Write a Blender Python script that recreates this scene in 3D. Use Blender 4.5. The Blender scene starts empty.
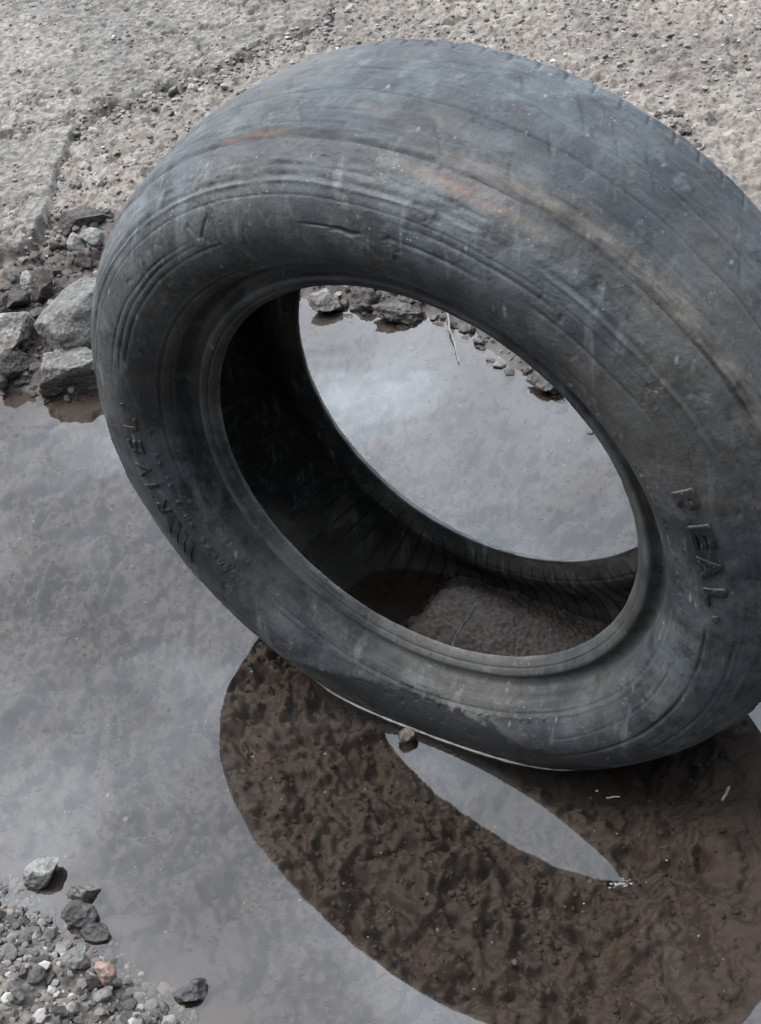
import bpy, math, random
import numpy as np
from mathutils import Vector, Matrix

random.seed(7)
rng = np.random.default_rng(7)
scene = bpy.context.scene
C = scene.collection

# ------------------------------------------------------------------ helpers
_perm = np.random.default_rng(11).permutation(256)
_perm = np.concatenate([_perm, _perm, _perm])
_grad = np.random.default_rng(12).normal(size=(256, 3))
_grad /= np.linalg.norm(_grad, axis=1)[:, None]


def pnoise(P):
    """gradient noise, P (N,3) -> about -0.7..0.7"""
    P = np.asarray(P, float)
    i = np.floor(P).astype(np.int64)
    f = P - i
    i &= 255
    w = f * f * f * (f * (f * 6 - 15) + 10)
    out = np.zeros(len(P))
    for dx in (0, 1):
        hx = _perm[i[:, 0] + dx]
        wx = w[:, 0] if dx else 1 - w[:, 0]
        for dy in (0, 1):
            hy = _perm[hx + i[:, 1] + dy]
            wy = w[:, 1] if dy else 1 - w[:, 1]
            for dz in (0, 1):
                g = _grad[_perm[hy + i[:, 2] + dz]]
                wz = w[:, 2] if dz else 1 - w[:, 2]
                d = g[:, 0] * (f[:, 0] - dx) + g[:, 1] * (f[:, 1] - dy) + g[:, 2] * (f[:, 2] - dz)
                out += wx * wy * wz * d
    return out


def fbm(P, octs=4, gain=.5, lac=2.03):
    a, s, t = 1.0, 0.0, 0
    P = np.array(P, float)
    for _ in range(octs):
        s = s + a * pnoise(P)
        P = P * lac + 17.3
        a *= gain
    return s


def worley(P, seed=0):
    """2-D cell noise: distance to nearest and second nearest jittered point, and a cell id value"""
    i = np.floor(P).astype(np.int64)
    d1 = np.full(len(P), 9.0); d2 = d1.copy(); cid = np.zeros(len(P))
    for dx in (-1, 0, 1):
        for dy in (-1, 0, 1):
            cx, cy = i[:, 0] + dx, i[:, 1] + dy
            h = _perm[(_perm[(cx + seed) & 255] + cy) & 255]
            h2 = _perm[h + 37]
            jx, jy = cx + .5 + .9 * (h / 255 - .5), cy + .5 + .9 * (h2 / 255 - .5)
            d = np.hypot(P[:, 0] - jx, P[:, 1] - jy)
            closer = d < d1
            d2 = np.where(closer, d1, np.minimum(d2, d))
            cid = np.where(closer, _perm[h2 + 91] / 255, cid)
            d1 = np.where(closer, d, d1)
    return d1, d2, cid


def sstep(a, b, x):
    t = np.clip((x - a) / (b - a), 0, 1)
    return t * t * (3 - 2 * t)


def mesh_np(name, V, F, mat, parent=None, smooth=True, attrs=None):
    V = np.asarray(V, np.float32); F = np.asarray(F, np.int32)
    me = bpy.data.meshes.new(name)
    me.vertices.add(len(V)); me.vertices.foreach_set('co', V.ravel())
    k = F.shape[1]
    me.loops.add(F.size); me.loops.foreach_set('vertex_index', F.ravel())
    me.polygons.add(len(F))
    me.polygons.foreach_set('loop_start', np.arange(0, F.size, k, dtype=np.int32))
    me.polygons.foreach_set('loop_total', np.full(len(F), k, np.int32))
    me.update(calc_edges=True)
    me.polygons.foreach_set('use_smooth', np.full(len(F), smooth))
    for n, a in (attrs or {}).items():
        at = me.attributes.new(n, 'FLOAT', 'POINT')
        at.data.foreach_set('value', np.asarray(a, np.float32))
    me.validate()
    me.materials.append(mat)
    o = bpy.data.objects.new(name, me)
    C.objects.link(o)
    if parent: o.parent = parent
    return o


def tag(o, label=None, cat=None, group=None, kind=None):
    if label: o['label'] = label
    if cat: o['category'] = cat
    if group: o['group'] = group
    if kind: o['kind'] = kind
    return o


# ------------------------------------------------------------------ materials
class NT:
    def __init__(self, name):
        self.m = bpy.data.materials.new(name); self.m.use_nodes = True
        self.t = self.m.node_tree; self.t.nodes.clear()
        self.out = self.t.nodes.new('ShaderNodeOutputMaterial')

    def n(self, typ, **kw):
        nd = self.t.nodes.new('ShaderNode' + typ)
        for k, v in kw.items():
            if k.startswith('i_'):
                key = k[2:]
                key = int(key) if key.isdigit() else key
                s = nd.inputs[key]
                if hasattr(v, 'is_output') or isinstance(v, bpy.types.NodeSocket): self.t.links.new(v, s)
                else: s.default_value = v
            else: setattr(nd, k, v)
        return nd

    def link(self, a, b): self.t.links.new(a, b)

    def math(self, op, a, b=0.0, clamp=False):
        nd = self.n('Math', operation=op, use_clamp=clamp)
        for i, x in enumerate((a, b)):
            if isinstance(x, bpy.types.NodeSocket): self.link(x, nd.inputs[i])
            else: nd.inputs[i].default_value = x
        return nd.outputs[0]

    def mix(self, f, a, b, blend='MIX'):
        nd = self.n('MixRGB', blend_type=blend)
        for i, x in enumerate((f, a, b)):
            if isinstance(x, bpy.types.NodeSocket): self.link(x, nd.inputs[i])
            elif i and not hasattr(x, '__len__'): nd.inputs[i].default_value = (x, x, x, 1)
            else: nd.inputs[i].default_value = x if i == 0 else (*x, 1)
        return nd.outputs[0]

    def ramp(self, f, stops):
        nd = self.n('ValToRGB'); self.link(f, nd.inputs[0])
        e = nd.color_ramp.elements
        while len(e) > len(stops): e.remove(e[-1])
        while len(e) < len(stops): e.new(.5)
        for el, (p, c) in zip(e, stops):
            el.position = p
            el.color = (c, c, c, 1) if not hasattr(c, '__len__') else (*c, 1)
        return nd.outputs[0]

    def noise(self, vec, scale, detail=5, rough=.55, w=None):
        nd = self.n('TexNoise', noise_dimensions='4D' if w is not None else '3D')
        self.link(vec, nd.inputs['Vector'])
        if w is not None: self.link(w, nd.inputs['W'])
        nd.inputs['Scale'].default_value = scale; nd.inputs['Detail'].default_value = detail
        nd.inputs['Roughness'].default_value = rough
        return nd.outputs['Fac']

    def attr(self, name):
        return self.n('Attribute', attribute_name=name).outputs['Fac']


def rubber_mat(name, base=(.0105, .0135, .0178), dust=(.060, .069, .077), lift=.66, rough=.62, spec=.34, ringy=1.0, grime=1.0):
    t = NT(name)
    tc = t.n('TexCoord').outputs['Object']
    s = t.attr('arc')                       # metres along the tyre's cross-section
    lo = t.n('VectorMath', operation='MULTIPLY'); t.link(tc, lo.inputs[0]); lo.inputs[1].default_value = (1, 1, 0)
    ring = t.noise(lo.outputs[0], 9, 4, .6, t.math('MULTIPLY', s, 32))      # streaks that run round the tyre
    ring2 = t.noise(lo.outputs[0], 26, 6, .65, t.math('MULTIPLY', s, 11))
    fine = t.noise(tc, 320, 5, .7)
    blot = t.noise(tc, 14, 6, .62)
    cross = t.noise(tc, 55, 6, .7)
    c = t.mix(t.ramp(blot, [(.41, 0), (.61, 1)]), base, dust)
    c = t.mix(t.math('MULTIPLY', t.ramp(ring, [(.42, 0), (.70, 1)]), ringy * .5), c, tuple(x * 1.15 for x in dust))
    c = t.mix(t.math('MULTIPLY', t.ramp(ring2, [(.30, 1), (.47, 0)]), ringy * .7), c, tuple(x * .5 for x in base))
    c = t.mix(t.math('MULTIPLY', t.ramp(cross, [(.53, 0), (.68, 1)]), .5), c, (.095, .097, .096))
    mott = t.noise(tc, 34, 8, .72)
    c = t.mix(t.math('MULTIPLY', t.ramp(mott, [(.37, 1), (.52, 0)]), .85), c, tuple(x * .42 for x in base))
    c = t.mix(t.math('MULTIPLY', t.ramp(t.noise(tc, 6.5, 5, .6), [(.48, 0), (.60, 1)]), .60), c, (.060, .054, .047))
    c = t.mix(t.math('MULTIPLY', t.ramp(t.noise(tc, 4.2, 6, .62), [(.42, 1), (.52, 0)]), .7), c, tuple(x * .55 for x in base))
    scr = t.n('VectorMath', operation='MULTIPLY'); t.link(tc, scr.inputs[0]); scr.inputs[1].default_value = (1, 1, .3)
    c = t.mix(t.math('MULTIPLY', t.ramp(t.noise(scr.outputs[0], 18, 4, .6, t.math('MULTIPLY', s, 160)), [(.62, 0), (.74, 1)]), .22), c, (.12, .123, .124))
    # short pale scuffs
    vo = t.n('TexVoronoi', feature='F1', i_Scale=70.0); sc = t.n('Mapping'); t.link(tc, sc.inputs[0])
    sc.inputs['Scale'].default_value = (1, .22, .5); sc.inputs['Rotation'].default_value = (.4, .2, .6)
    t.link(sc.outputs[0], vo.inputs['Vector'])
    scuff = t.math('MULTIPLY', t.ramp(vo.outputs['Distance'], [(.04, 1), (.11, 0)]), t.ramp(cross, [(.40, 0), (.52, 1)]))
    c = t.mix(t.math('MULTIPLY', scuff, .8 * grime), c, (.19, .195, .195))
    # slanting scrapes and crusted dirt
    dg = t.n('Mapping'); t.link(tc, dg.inputs[0]); dg.inputs['Rotation'].default_value = (.5, .7, .3); dg.inputs['Scale'].default_value = (1, .16, .45)
    d1_ = t.noise(dg.outputs[0], 70, 5, .66)
    c = t.mix(t.math('MULTIPLY', t.ramp(d1_, [(.58, 0), (.70, 1)]), .45), c, (.135, .142, .146))
    c = t.mix(t.math('MULTIPLY', t.ramp(d1_, [(.30, 1), (.40, 0)]), .7), c, (.010, .011, .013))
    crust = t.math('MULTIPLY', t.ramp(t.noise(tc, 120, 7, .75), [(.52, 0), (.62, 1)]), t.ramp(t.noise(tc, 11, 6, .65), [(.50, 0), (.62, 1)]))
    c = t.mix(t.math('MULTIPLY', crust, .6 * grime), c, (.12, .108, .092))
    # pin-point grit
    sp = t.n('TexVoronoi', feature='F1', i_Scale=210.0); t.link(tc, sp.inputs['Vector'])
    grit = t.math('MULTIPLY', t.ramp(sp.outputs['Distance'], [(.10, 1), (.20, 0)]), t.ramp(t.noise(tc, 40, 3), [(.56, 0), (.64, 1)]))
    c = t.mix(t.math('MULTIPLY', grit, .6 * grime), c, (.24, .23, .215))
    # mud dust and rust stains; mud also carries painted bead highlight and liner light
    c = t.mix(t.math('MULTIPLY', t.attr('mud'), .8), c, t.mix(t.ramp(mott, [(.38, 0), (.6, 1)]), (.050, .043, .036), (.135, .120, .102)))
    c = t.mix(t.math('MULTIPLY', t.attr('rust'), .8), c, (.14, .068, .043))
    c = t.mix(t.attr('paint'), c, (.105, .042, .034))
    c = t.mix(t.attr('scar'), c, (.006, .006, .007))
    c = t.mix(1.0, c, (lift, lift, lift), 'MULTIPLY')
    # soaked band above the water
    pos = t.n('NewGeometry').outputs['Position']
    z = t.n('SeparateXYZ', i_0=pos).outputs['Z']
    edge = t.math('ADD', z, t.math('MULTIPLY', t.math('SUBTRACT', t.noise(pos, 34, 6, .7), .5), -.050))
    wet = t.ramp(t.math('MULTIPLY', edge, 10), [(.36, 1), (.40, 0)])
    c = t.mix(t.math('MULTIPLY', wet, .94 if grime > .5 else .45), c, (.0055, .0055, .006))
    r = t.math('ADD', t.math('MULTIPLY', fine, .22), rough - .11)
    r = t.math('SUBTRACT', r, t.math('MULTIPLY', wet, .10))
    hgt = t.math('ADD', t.math('MULTIPLY', ring2, .12), t.math('ADD', t.math('MULTIPLY', fine, .45), t.math('ADD', t.math('MULTIPLY', cross, .6), t.math('MULTIPLY', d1_, .6))))
    b = t.n('Bump', i_Height=hgt, i_Strength=.55, i_Distance=.0024)
    p = t.n('BsdfPrincipled'); t.link(c, p.inputs['Base Color']); t.link(r, p.inputs['Roughness']); t.link(b.outputs[0], p.inputs['Normal'])
    t.link(t.math('SUBTRACT', spec, t.math('MULTIPLY', wet, spec * .5)), p.inputs['Specular IOR Level'])
    t.link(p.outputs[0], t.out.inputs[0])
    return t.m


def stone_mat(name, c0, c1, speck=(.42, .40, .38), rough=.9, wetz=.008):
    t = NT(name)
    tc = t.n('TexCoord').outputs['Object']
    pos = t.n('NewGeometry').outputs['Position']
    rnd = t.n('ObjectInfo').outputs['Random']
    v = t.n('VectorMath', operation='ADD'); t.link(pos, v.inputs[0]); v.inputs[1].default_value = (3, 3, 3)
    nz = t.noise(v.outputs[0], 60, 8, .68)
    c = t.mix(t.ramp(nz, [(.32, 0), (.68, 1)]), c0, c1)
    vo = t.n('TexVoronoi', i_Scale=190.0); t.link(v.outputs[0], vo.inputs['Vector'])
    g = t.n('SeparateColor', i_0=vo.outputs['Color']).outputs[0]
    c = t.mix(t.math('MULTIPLY', t.ramp(g, [(.62, 0), (.95, 1)]), .55), c, speck)
    c = t.mix(t.math('MULTIPLY', t.ramp(g, [(.05, 1), (.3, 0)]), .55), c, tuple(x * .35 for x in c0))
    c = t.mix(1.0, c, t.ramp(rnd, [(0, .24), (1, .52)]), 'MULTIPLY')
    z = t.n('SeparateXYZ', i_0=pos).outputs['Z']
    wet = t.ramp(t.math('MULTIPLY', t.math('ADD', z, t.math('MULTIPLY', nz, -.010)), 20), [(max(0, wetz - .004) * 20, 1), (wetz * 20 + .05, 0)])
    c = t.mix(t.math('MULTIPLY', wet, .7), c, (.016, .014, .013))
    b = t.n('Bump', i_Height=t.math('ADD', t.noise(v.outputs[0], 170, 6, .7), t.math('MULTIPLY', vo.outputs['Distance'], .7)), i_Strength=.9, i_Distance=.004)
    p = t.n('BsdfPrincipled'); t.link(c, p.inputs['Base Color']); t.link(b.outputs[0], p.inputs['Normal'])
    t.link(t.math('SUBTRACT', rough, t.math('MULTIPLY', wet, .55)), p.inputs['Roughness'])
    t.link(p.outputs[0], t.out.inputs[0])
    return t.m


def ground_mat():
    t = NT('ground')
    pos = t.n('TexCoord').outputs['Object']
    road, dry = t.attr('road'), t.attr('dry')
    tone = t.attr('tone')
    # ---- worn asphalt: pale aggregate in dusty binder
    wob = t.n('VectorMath', operation='ADD')
    nzc = t.n('TexNoise', i_Scale=70.0); t.link(pos, nzc.inputs['Vector'])
    wm = t.n('VectorMath', operation='SCALE'); t.link(nzc.outputs['Color'], wm.inputs[0]); wm.inputs['Scale'].default_value = .012
    t.link(pos, wob.inputs[0]); t.link(wm.outputs[0], wob.inputs[1])
    vo = t.n('TexVoronoi', i_Scale=92.0); t.link(wob.outputs[0], vo.inputs['Vector'])
    vs = t.n('TexVoronoi', i_Scale=215.0); t.link(wob.outputs[0], vs.inputs['Vector'])
    g1 = t.n('SeparateColor', i_0=vo.outputs['Color']).outputs[0]
    g2 = t.n('SeparateColor', i_0=vs.outputs['Color']).outputs[1]
    agg = t.ramp(g1, [(.0, (.055, .053, .05)), (.25, (.115, .108, .1)), (.6, (.155, .143, .133)), (.85, (.19, .168, .155)), (1, (.29, .275, .26))])
    agg2 = t.ramp(g2, [(.0, (.06, .057, .054)), (.5, (.15, .138, .128)), (1, (.25, .235, .22))])
    c = t.mix(.45, agg, agg2)
    dustn = t.noise(pos, 7, 6, .6)
    c = t.mix(t.ramp(dustn, [(.3, .05), (.7, .6)]), c, (.172, .159, .143))
    c = t.mix(t.math('MULTIPLY', t.ramp(vo.outputs['Distance'], [(.40, 0), (.66, 1)]), .6), c, (.045, .041, .037))
    pink = t.mix(t.noise(pos, 30, 5), (.15, .134, .121), (.185, .162, .146))
    pink = t.mix(t.math('MULTIPLY', t.ramp(g2, [(.0, 1), (.4, 0)]), .8), pink, (.065, .055, .049))
    pink = t.mix(t.math('MULTIPLY', t.ramp(g1, [(.62, 0), (1, 1)]), .7), pink, (.27, .25, .232))
    c = t.mix(t.attr('crumb'), c, pink)
    c = t.mix(1.0, c, (.575, .550, .520), 'MULTIPLY')
    # ---- mud
    m1 = t.noise(pos, 24, 8, .68); m2 = t.noise(pos, 130, 6, .7)
    mud = t.mix(t.ramp(t.noise(pos, 13, 6, .6), [(.3, 0), (.7, 1)]), (.0150, .0112, .0095), (.0278, .0211, .0179))
    mud = t.mix(t.ramp(t.noise(pos, 9, 4), [(.58, 0), (.75, .40)]), mud, (.026, .019, .012))
    mud = t.mix(t.ramp(t.noise(pos, 240, 5, .7), [(.34, .3), (.48, 0)]), mud, (.0085, .006, .005))
    vm = t.n('TexVoronoi', i_Scale=120.0); t.link(pos, vm.inputs['Vector'])
    gm = t.n('SeparateColor', i_0=vm.outputs['Color']).outputs[2]
    peb = t.math('MULTIPLY', t.ramp(gm, [(.93, 0), (.94, 1)]), t.ramp(vm.outputs['Distance'], [(.10, 1), (.17, 0)]))
    mud = t.mix(t.math('MULTIPLY', peb, .75), mud, (.17, .155, .14))
    dmud = t.mix(t.ramp(m1, [(.3, 0), (.7, 1)]), (.0170, .0118, .0096), (.0385, .0285, .0240))
    mud = t.mix(dry, mud, dmud)
    c = t.mix(road, mud, c)
    c = t.mix(1.0, c, t.mix(0, tone, tone), 'MULTIPLY')
    h = t.math('ADD', t.math('MULTIPLY', road, t.math('ADD', t.math('MULTIPLY', vo.outputs['Distance'], -.8), t.math('MULTIPLY', vs.outputs['Distance'], -.5))), t.math('MULTIPLY', m2, .9))
    b = t.n('Bump', i_Height=h, i_Strength=.6, i_Distance=.0035)
    p = t.n('BsdfPrincipled'); t.link(c, p.inputs['Base Color']); t.link(b.outputs[0], p.inputs['Normal'])
    r = t.mix(road, t.mix(dry, .70, .9), .92)
    t.link(r, p.inputs['Roughness'])
    t.link(p.outputs[0], t.out.inputs[0])
    return t.m


def water_mat(name, ior=1.43, turb=.018, rip=.10):
    t = NT(name)
    pos = t.n('NewGeometry').outputs['Position']
    hgt = t.math('ADD', t.noise(pos, 9, 1, .4), t.math('MULTIPLY', t.noise(pos, 55, 0, .5), .10))
    b = t.n('Bump', i_Height=hgt, i_Strength=rip, i_Distance=.004)
    fr = t.n('Fresnel', i_IOR=ior); t.link(b.outputs[0], fr.inputs['Normal'])
    tr = t.n('BsdfTransparent', i_Color=(.80, .735, .69, 1))
    df = t.n('BsdfDiffuse', i_Color=(.10, .094, .086, 1))
    sw = t.noise(pos, 6, 6, .65)
    m0 = t.n('MixShader'); t.link(t.math('MULTIPLY', t.ramp(sw, [(.35, .8), (.7, 1.2)]), turb), m0.inputs[0]); t.link(tr.outputs[0], m0.inputs[1]); t.link(df.outputs[0], m0.inputs[2])
    gl = t.n('BsdfGlossy', i_Roughness=.018); t.link(b.outputs[0], gl.inputs['Normal'])
    mx = t.n('MixShader'); t.link(fr.outputs[0], mx.inputs[0]); t.link(m0.outputs[0], mx.inputs[1]); t.link(gl.outputs[0], mx.inputs[2])
    t.link(mx.outputs[0], t.out.inputs[0])
    return t.m


def plain_mat(name, c0, c1, scale=60, rough=.8):
    t = NT(name)
    tc = t.n('TexCoord').outputs['Object']
    c = t.mix(t.ramp(t.noise(tc, scale, 6, .65), [(.35, 0), (.65, 1)]), c0, c1)
    b = t.n('Bump', i_Height=t.noise(tc, scale * 3, 5, .65), i_Strength=.5, i_Distance=.002)
    p = t.n('BsdfPrincipled', i_Roughness=rough); t.link(c, p.inputs['Base Color']); t.link(b.outputs[0], p.inputs['Normal'])
    t.link(p.outputs[0], t.out.inputs[0])
    return t.m


M_ground = ground_mat()
M_water = water_mat('puddle_water')
M_rub = rubber_mat('worn_rubber')
M_tread = rubber_mat('worn_tread', base=(.0165, .0215, .0270), dust=(.068, .078, .086), rough=.70, lift=.50, spec=.28, ringy=.45)
M_in = rubber_mat('inner_rubber', base=(.012, .0115, .0112), dust=(.022, .0205, .019), rough=.8, lift=1.15, spec=.2, grime=.12)
M_let = rubber_mat('lettering_rubber', base=(.007, .0085, .011), dust=(.015, .017, .020), rough=.45, lift=.6)
M_grey = stone_mat('grey_stone', (.11, .101, .092), (.215, .198, .182), speck=(.34, .32, .3))
M_dark = stone_mat('dark_stone', (.050, .046, .043), (.105, .097, .09), speck=(.2, .19, .18))
M_brown = stone_mat('brown_stone', (.033, .0235, .0195), (.070, .052, .044), speck=(.14, .12, .105))
M_pale = stone_mat('pale_stone', (.24, .23, .215), (.40, .385, .365), speck=(.5, .49, .47))
M_pink = stone_mat('pink_stone', (.27, .16, .12), (.38, .25, .21), speck=(.42, .33, .29))
M_tan = stone_mat('buff_stone', (.23, .205, .185), (.37, .335, .305))
M_slab = stone_mat('asphalt_slab', (.10, .093, .086), (.18, .168, .156), speck=(.30, .28, .26), wetz=.024)
M_mud = plain_mat('wet_mud', (.009, .0064, .0051), (.035, .0255, .0202), 210, .85)
M_straw = plain_mat('straw', (.075, .068, .058), (.13, .122, .108), 90, .8)
M_scum_glint = plain_mat('scum', (.055, .055, .054), (.14, .14, .138), 240, .7)  # pale specks and foam; also colours the painted meniscus glint

# ------------------------------------------------------------------ camera (solved from the photograph)
H, PIT, ROLL = 1.0200679, 0.7436198, -0.1743645
fw = Vector((0, math.cos(PIT), -math.sin(PIT))); r0 = Vector((1, 0, 0)); u0 = Vector((0, math.sin(PIT), math.cos(PIT)))
rt = r0 * math.cos(ROLL) + u0 * math.sin(ROLL); up = u0 * math.cos(ROLL) - r0 * math.sin(ROLL)
cam = bpy.data.cameras.new('camera'); co = bpy.data.objects.new('camera', cam); C.objects.link(co)
mw = Matrix(((rt.x, up.x, -fw.x, 0), (rt.y, up.y, -fw.y, 0), (rt.z, up.z, -fw.z, H), (0, 0, 0, 1)))
co.matrix_world = mw
cam.sensor_fit = 'VERTICAL'; cam.sensor_height = 36; cam.lens = 1417.868 / 1024 * 36
cam.clip_start = .02; cam.clip_end = 5000
scene.camera = co

# ------------------------------------------------------------------ terrain
WATER = np.array([(-1.3, 1.47), (-.9, 1.42), (-.60, 1.45), (-.47, 1.415), (-.412, 1.432), (-.36, 1.41), (-.311, 1.40), (-.22, 1.45), (-.13, 1.50), (-.055, 1.525),
                  (-.001, 1.48), (.06, 1.455), (.112, 1.425), (.15, 1.36), (.185, 1.30), (.206, 1.27), (.246, 1.198), (.30, 1.16), (.42, 1.17), (.55, 1.22),
                  (.60, 1.12), (.48, .96), (.362, .86), (.318, .80), (.296, .72), (.270, .60), (.250, .50), (.24, .40), (.20, .2), (.12, -.05), (.0, -.12), (-.03, -.05), (-.06, .25), (-.17, .47),
                  (-.205, .560), (-.222, .592), (-.245, .603), (-.262, .627), (-.283, .655), (-.305, .672), (-.325, .69), (-.352, .715), (-.39, .735), (-.5, .75), (-.8, .72), (-1.3, .8), (-1.6, 1.1)])


def sdist(P, poly):
    """distance to the polygon, negative inside"""
    d = np.full(len(P), 1e9); ins = np.zeros(len(P), bool)
    for a, b in zip(poly, np.roll(poly, -1, 0)):
        ab = b - a
        t = np.clip(((P - a) @ ab) / (ab @ ab), 0, 1)
        d = np.minimum(d, np.hypot(P[:, 0] - a[0] - t * ab[0], P[:, 1] - a[1] - t * ab[1]))
        c = (a[1] > P[:, 1]) != (b[1] > P[:, 1])
        with np.errstate(divide='ignore', invalid='ignore'):
            xi = a[0] + (P[:, 1] - a[1]) / (b[1] - a[1]) * ab[0]
        ins ^= c & (P[:, 0] < xi)
    return np.where(ins, -d, d)


# the broken edge of the road surface: road lies on the far side of this line
EDGE = np.array([(-3, 1.60), (-1.2, 1.66), (-.62, 1.68), (-0.438, 1.681), (-0.399, 1.698), (-0.380, 1.734), (-0.377, 1.842), (-0.356, 1.991), (-0.309, 2.062), (-0.230, 2.086), (-0.180, 2.109), (-0.104, 2.150), (-0.006, 2.196), (0.061, 2.254), (.16, 2.75), (.7, 3.2), (3, 4)])
CRUST = np.array([(-3, 1.52), (-.9, 1.60), (-0.438, 1.635), (-0.387, 1.675), (-0.333, 1.693), (-0.293, 1.721), (-0.273, 1.760), (-.24, 1.70), (-.17, 1.66), (-.08, 1.65), (0, 1.61), (.12, 1.56), (.22, 1.43), (.34, 1.34), (.6, 1.36), (1, 1.3), (1.6, 1.1), (3, 1.0)])


def terrain(X, Y):
    P = np.stack([X, Y], -1); Z0 = np.zeros(len(X))
    P3 = np.stack([X, Y, Z0], -1)
    warp = .016 * fbm(P3 * 14, 4)
    sd = sdist(P, WATER) + warp * .8
    yroad = np.interp(X, EDGE[:, 0], EDGE[:, 1]) + .040 * fbm(P3 * 13 + 5, 4, .6) + .024 * fbm(P3 * 55 + 9, 3)
    ycr = np.interp(X, CRUST[:, 0], CRUST[:, 1]) + .03 * fbm(P3 * 13 + 25, 4)
    slab = sstep(-.010, .014, Y - yroad) * (Y > 1.2)                 # unbroken road surface
    crumb = sstep(-.05, .05, Y - ycr) * (Y > 1.12)                    # crumbled road, lower
    rough = fbm(P3 * 45, 5, .55)
    d1, d2, cid = worley(P * 105, 3)
    e1, e2, cid2 = worley(P * 42 + .3 * fbm(P3 * 30, 2)[:, None], 9)
    clump = (1 - np.clip(d1 * 1.5, 0, 1) ** 2)
    lump = (1 - np.clip(e1 * 1.35, 0, 1) ** 2)
    land = sstep(-.004, .05, sd)
    far = Y > 1.0
    # bare, dry ground
    zl = np.where(far, .010 + .018 * sstep(0, .20, sd) + .022 * crumb, np.where(X < 0, .006 + .034 * sstep(0, .14, sd), .003 + .012 * sstep(0, .2, sd)) + .010 * fbm(P3 * 9, 3))
    zl = zl + .010 * rough * (1 - slab) + (1 - crumb) * (.007 * lump * cid2 + .004 * clump) + crumb * (1 - slab) * (.0035 * clump * cid + .004 * lump * cid2)
    zroad = .058 + .010 * sstep(.05, -.05, Y - 1.78) + .006 * fbm(P3 * 2.2, 3) + .0036 * rough + .0022 * clump * (cid - .3) + .0022 * lump * (cid2 - .45)
    k1, k2, kc = worley(P * np.array([5.2, 6.5]) + np.stack([fbm(P3 * 12 + 51, 4, .6), fbm(P3 * 12 + 91, 4, .6)], -1) * .75, 71)
    crk = (1 - sstep(.0, .075, k2 - k1)) * sstep(-.15, .2, fbm(P3 * 4 + 12, 2))
    zroad = zroad - .009 * crk + .005 * fbm(P3 * 17 + 23, 4, .6) - .006 * sstep(.25, .5, fbm(P3 * 24 + 88, 3))
    zl = zl - .010 * sstep(.2, .6, fbm(P3 * 15 + 44, 4)) * crumb
    soil = np.exp(-((Y - yroad + .010) / .017) ** 2) * np.clip(.55 + 1.6 * fbm(P3 * 21 + 61, 3), 0, 1) * crumb
    soil = np.maximum(soil, crk * .8 * slab)
    zl = zl - .010 * soil
    zl = zl * (1 - slab) + zroad * slab
    # pits and a run of loose crumbs where the slab breaks
    # mud under the water
    depth = .060 * sstep(0, .16, -sd) + .004
    wv = np.stack([fbm(P3 * 15 + 31, 4, .6), fbm(P3 * 15 + 77, 4, .6)], -1)
    a1, a2, ca = worley(P * 19 * np.array([1, 1.3]) + wv * .8, 21)
    b1, b2, cb = worley(P * 47 + wv * 1.4, 33)
    c1, c2, cc = worley(P * 120 + wv * 2.0, 57)
    patch = sstep(-.30, .30, fbm(P3 * 5 + 70, 3))
    dome = lambda q, c: np.clip(1 - (q * 1.25) ** 2, 0, 1) * (.25 + 1.1 * c)
    crev = sstep(.0, .16, a2 - a1) * sstep(-.1, .2, fbm(P3 * 12 + 15, 2) + .12)
    cl = fbm(P3 * 26 + 40, 6, .62)
    zm = -depth + .015 * dome(a1, ca) + .0115 * dome(b1, cb) * (.3 + .7 * patch) + .0052 * dome(c1, cc) + .009 * crev - .009 + .010 * cl + .0022 * fbm(P3 * 150 + 13, 3, .6) + .0022 * rough
    zm = -.0030 - .0075 * np.logaddexp(0, (-zm - .0030) / .0075)
    zm = np.where(sd > -.03, -np.maximum(.0015, .20 * np.clip(-sd, 0, 1)) + .006 * rough * sstep(0, .03, -sd), zm) * 1.0 if False else zm
    z = zm * (1 - land) + zl * land
    dry = sstep(.006, .07, sd + .03 * rough) * np.where((X > 0) & (~far), .25, 1)
    road = np.maximum(slab, crumb * .92) * sstep(.02, .06, sd)
    # lower-left heap is stony, not muddy
    heap = (~far) * (X < 0) * sstep(.0, .03, sd)
    road = np.maximum(road, heap * .75)
    road = road * (1 - .75 * soil)
    return z, road, dry, np.maximum(crumb * (1 - slab), heap * .6), sd, slab


def yedge(P):
    """how far a point lies on the near side of the road's broken edge"""
    return np.interp(P[:, 0], EDGE[:, 0], EDGE[:, 1]) - P[:, 1]


def axis_coords(a, b, step, far_to, grow=1.22):
    core = list(np.arange(a, b + 1e-9, step))
    s = step; x = b; hi = []
    while x < far_to: s *= grow; x += s; hi.append(x)
    s = step; x = a; lo = []
    while x > -far_to: s *= grow; x -= s; lo.append(x)
    return np.array(lo[::-1] + core + hi)


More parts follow.
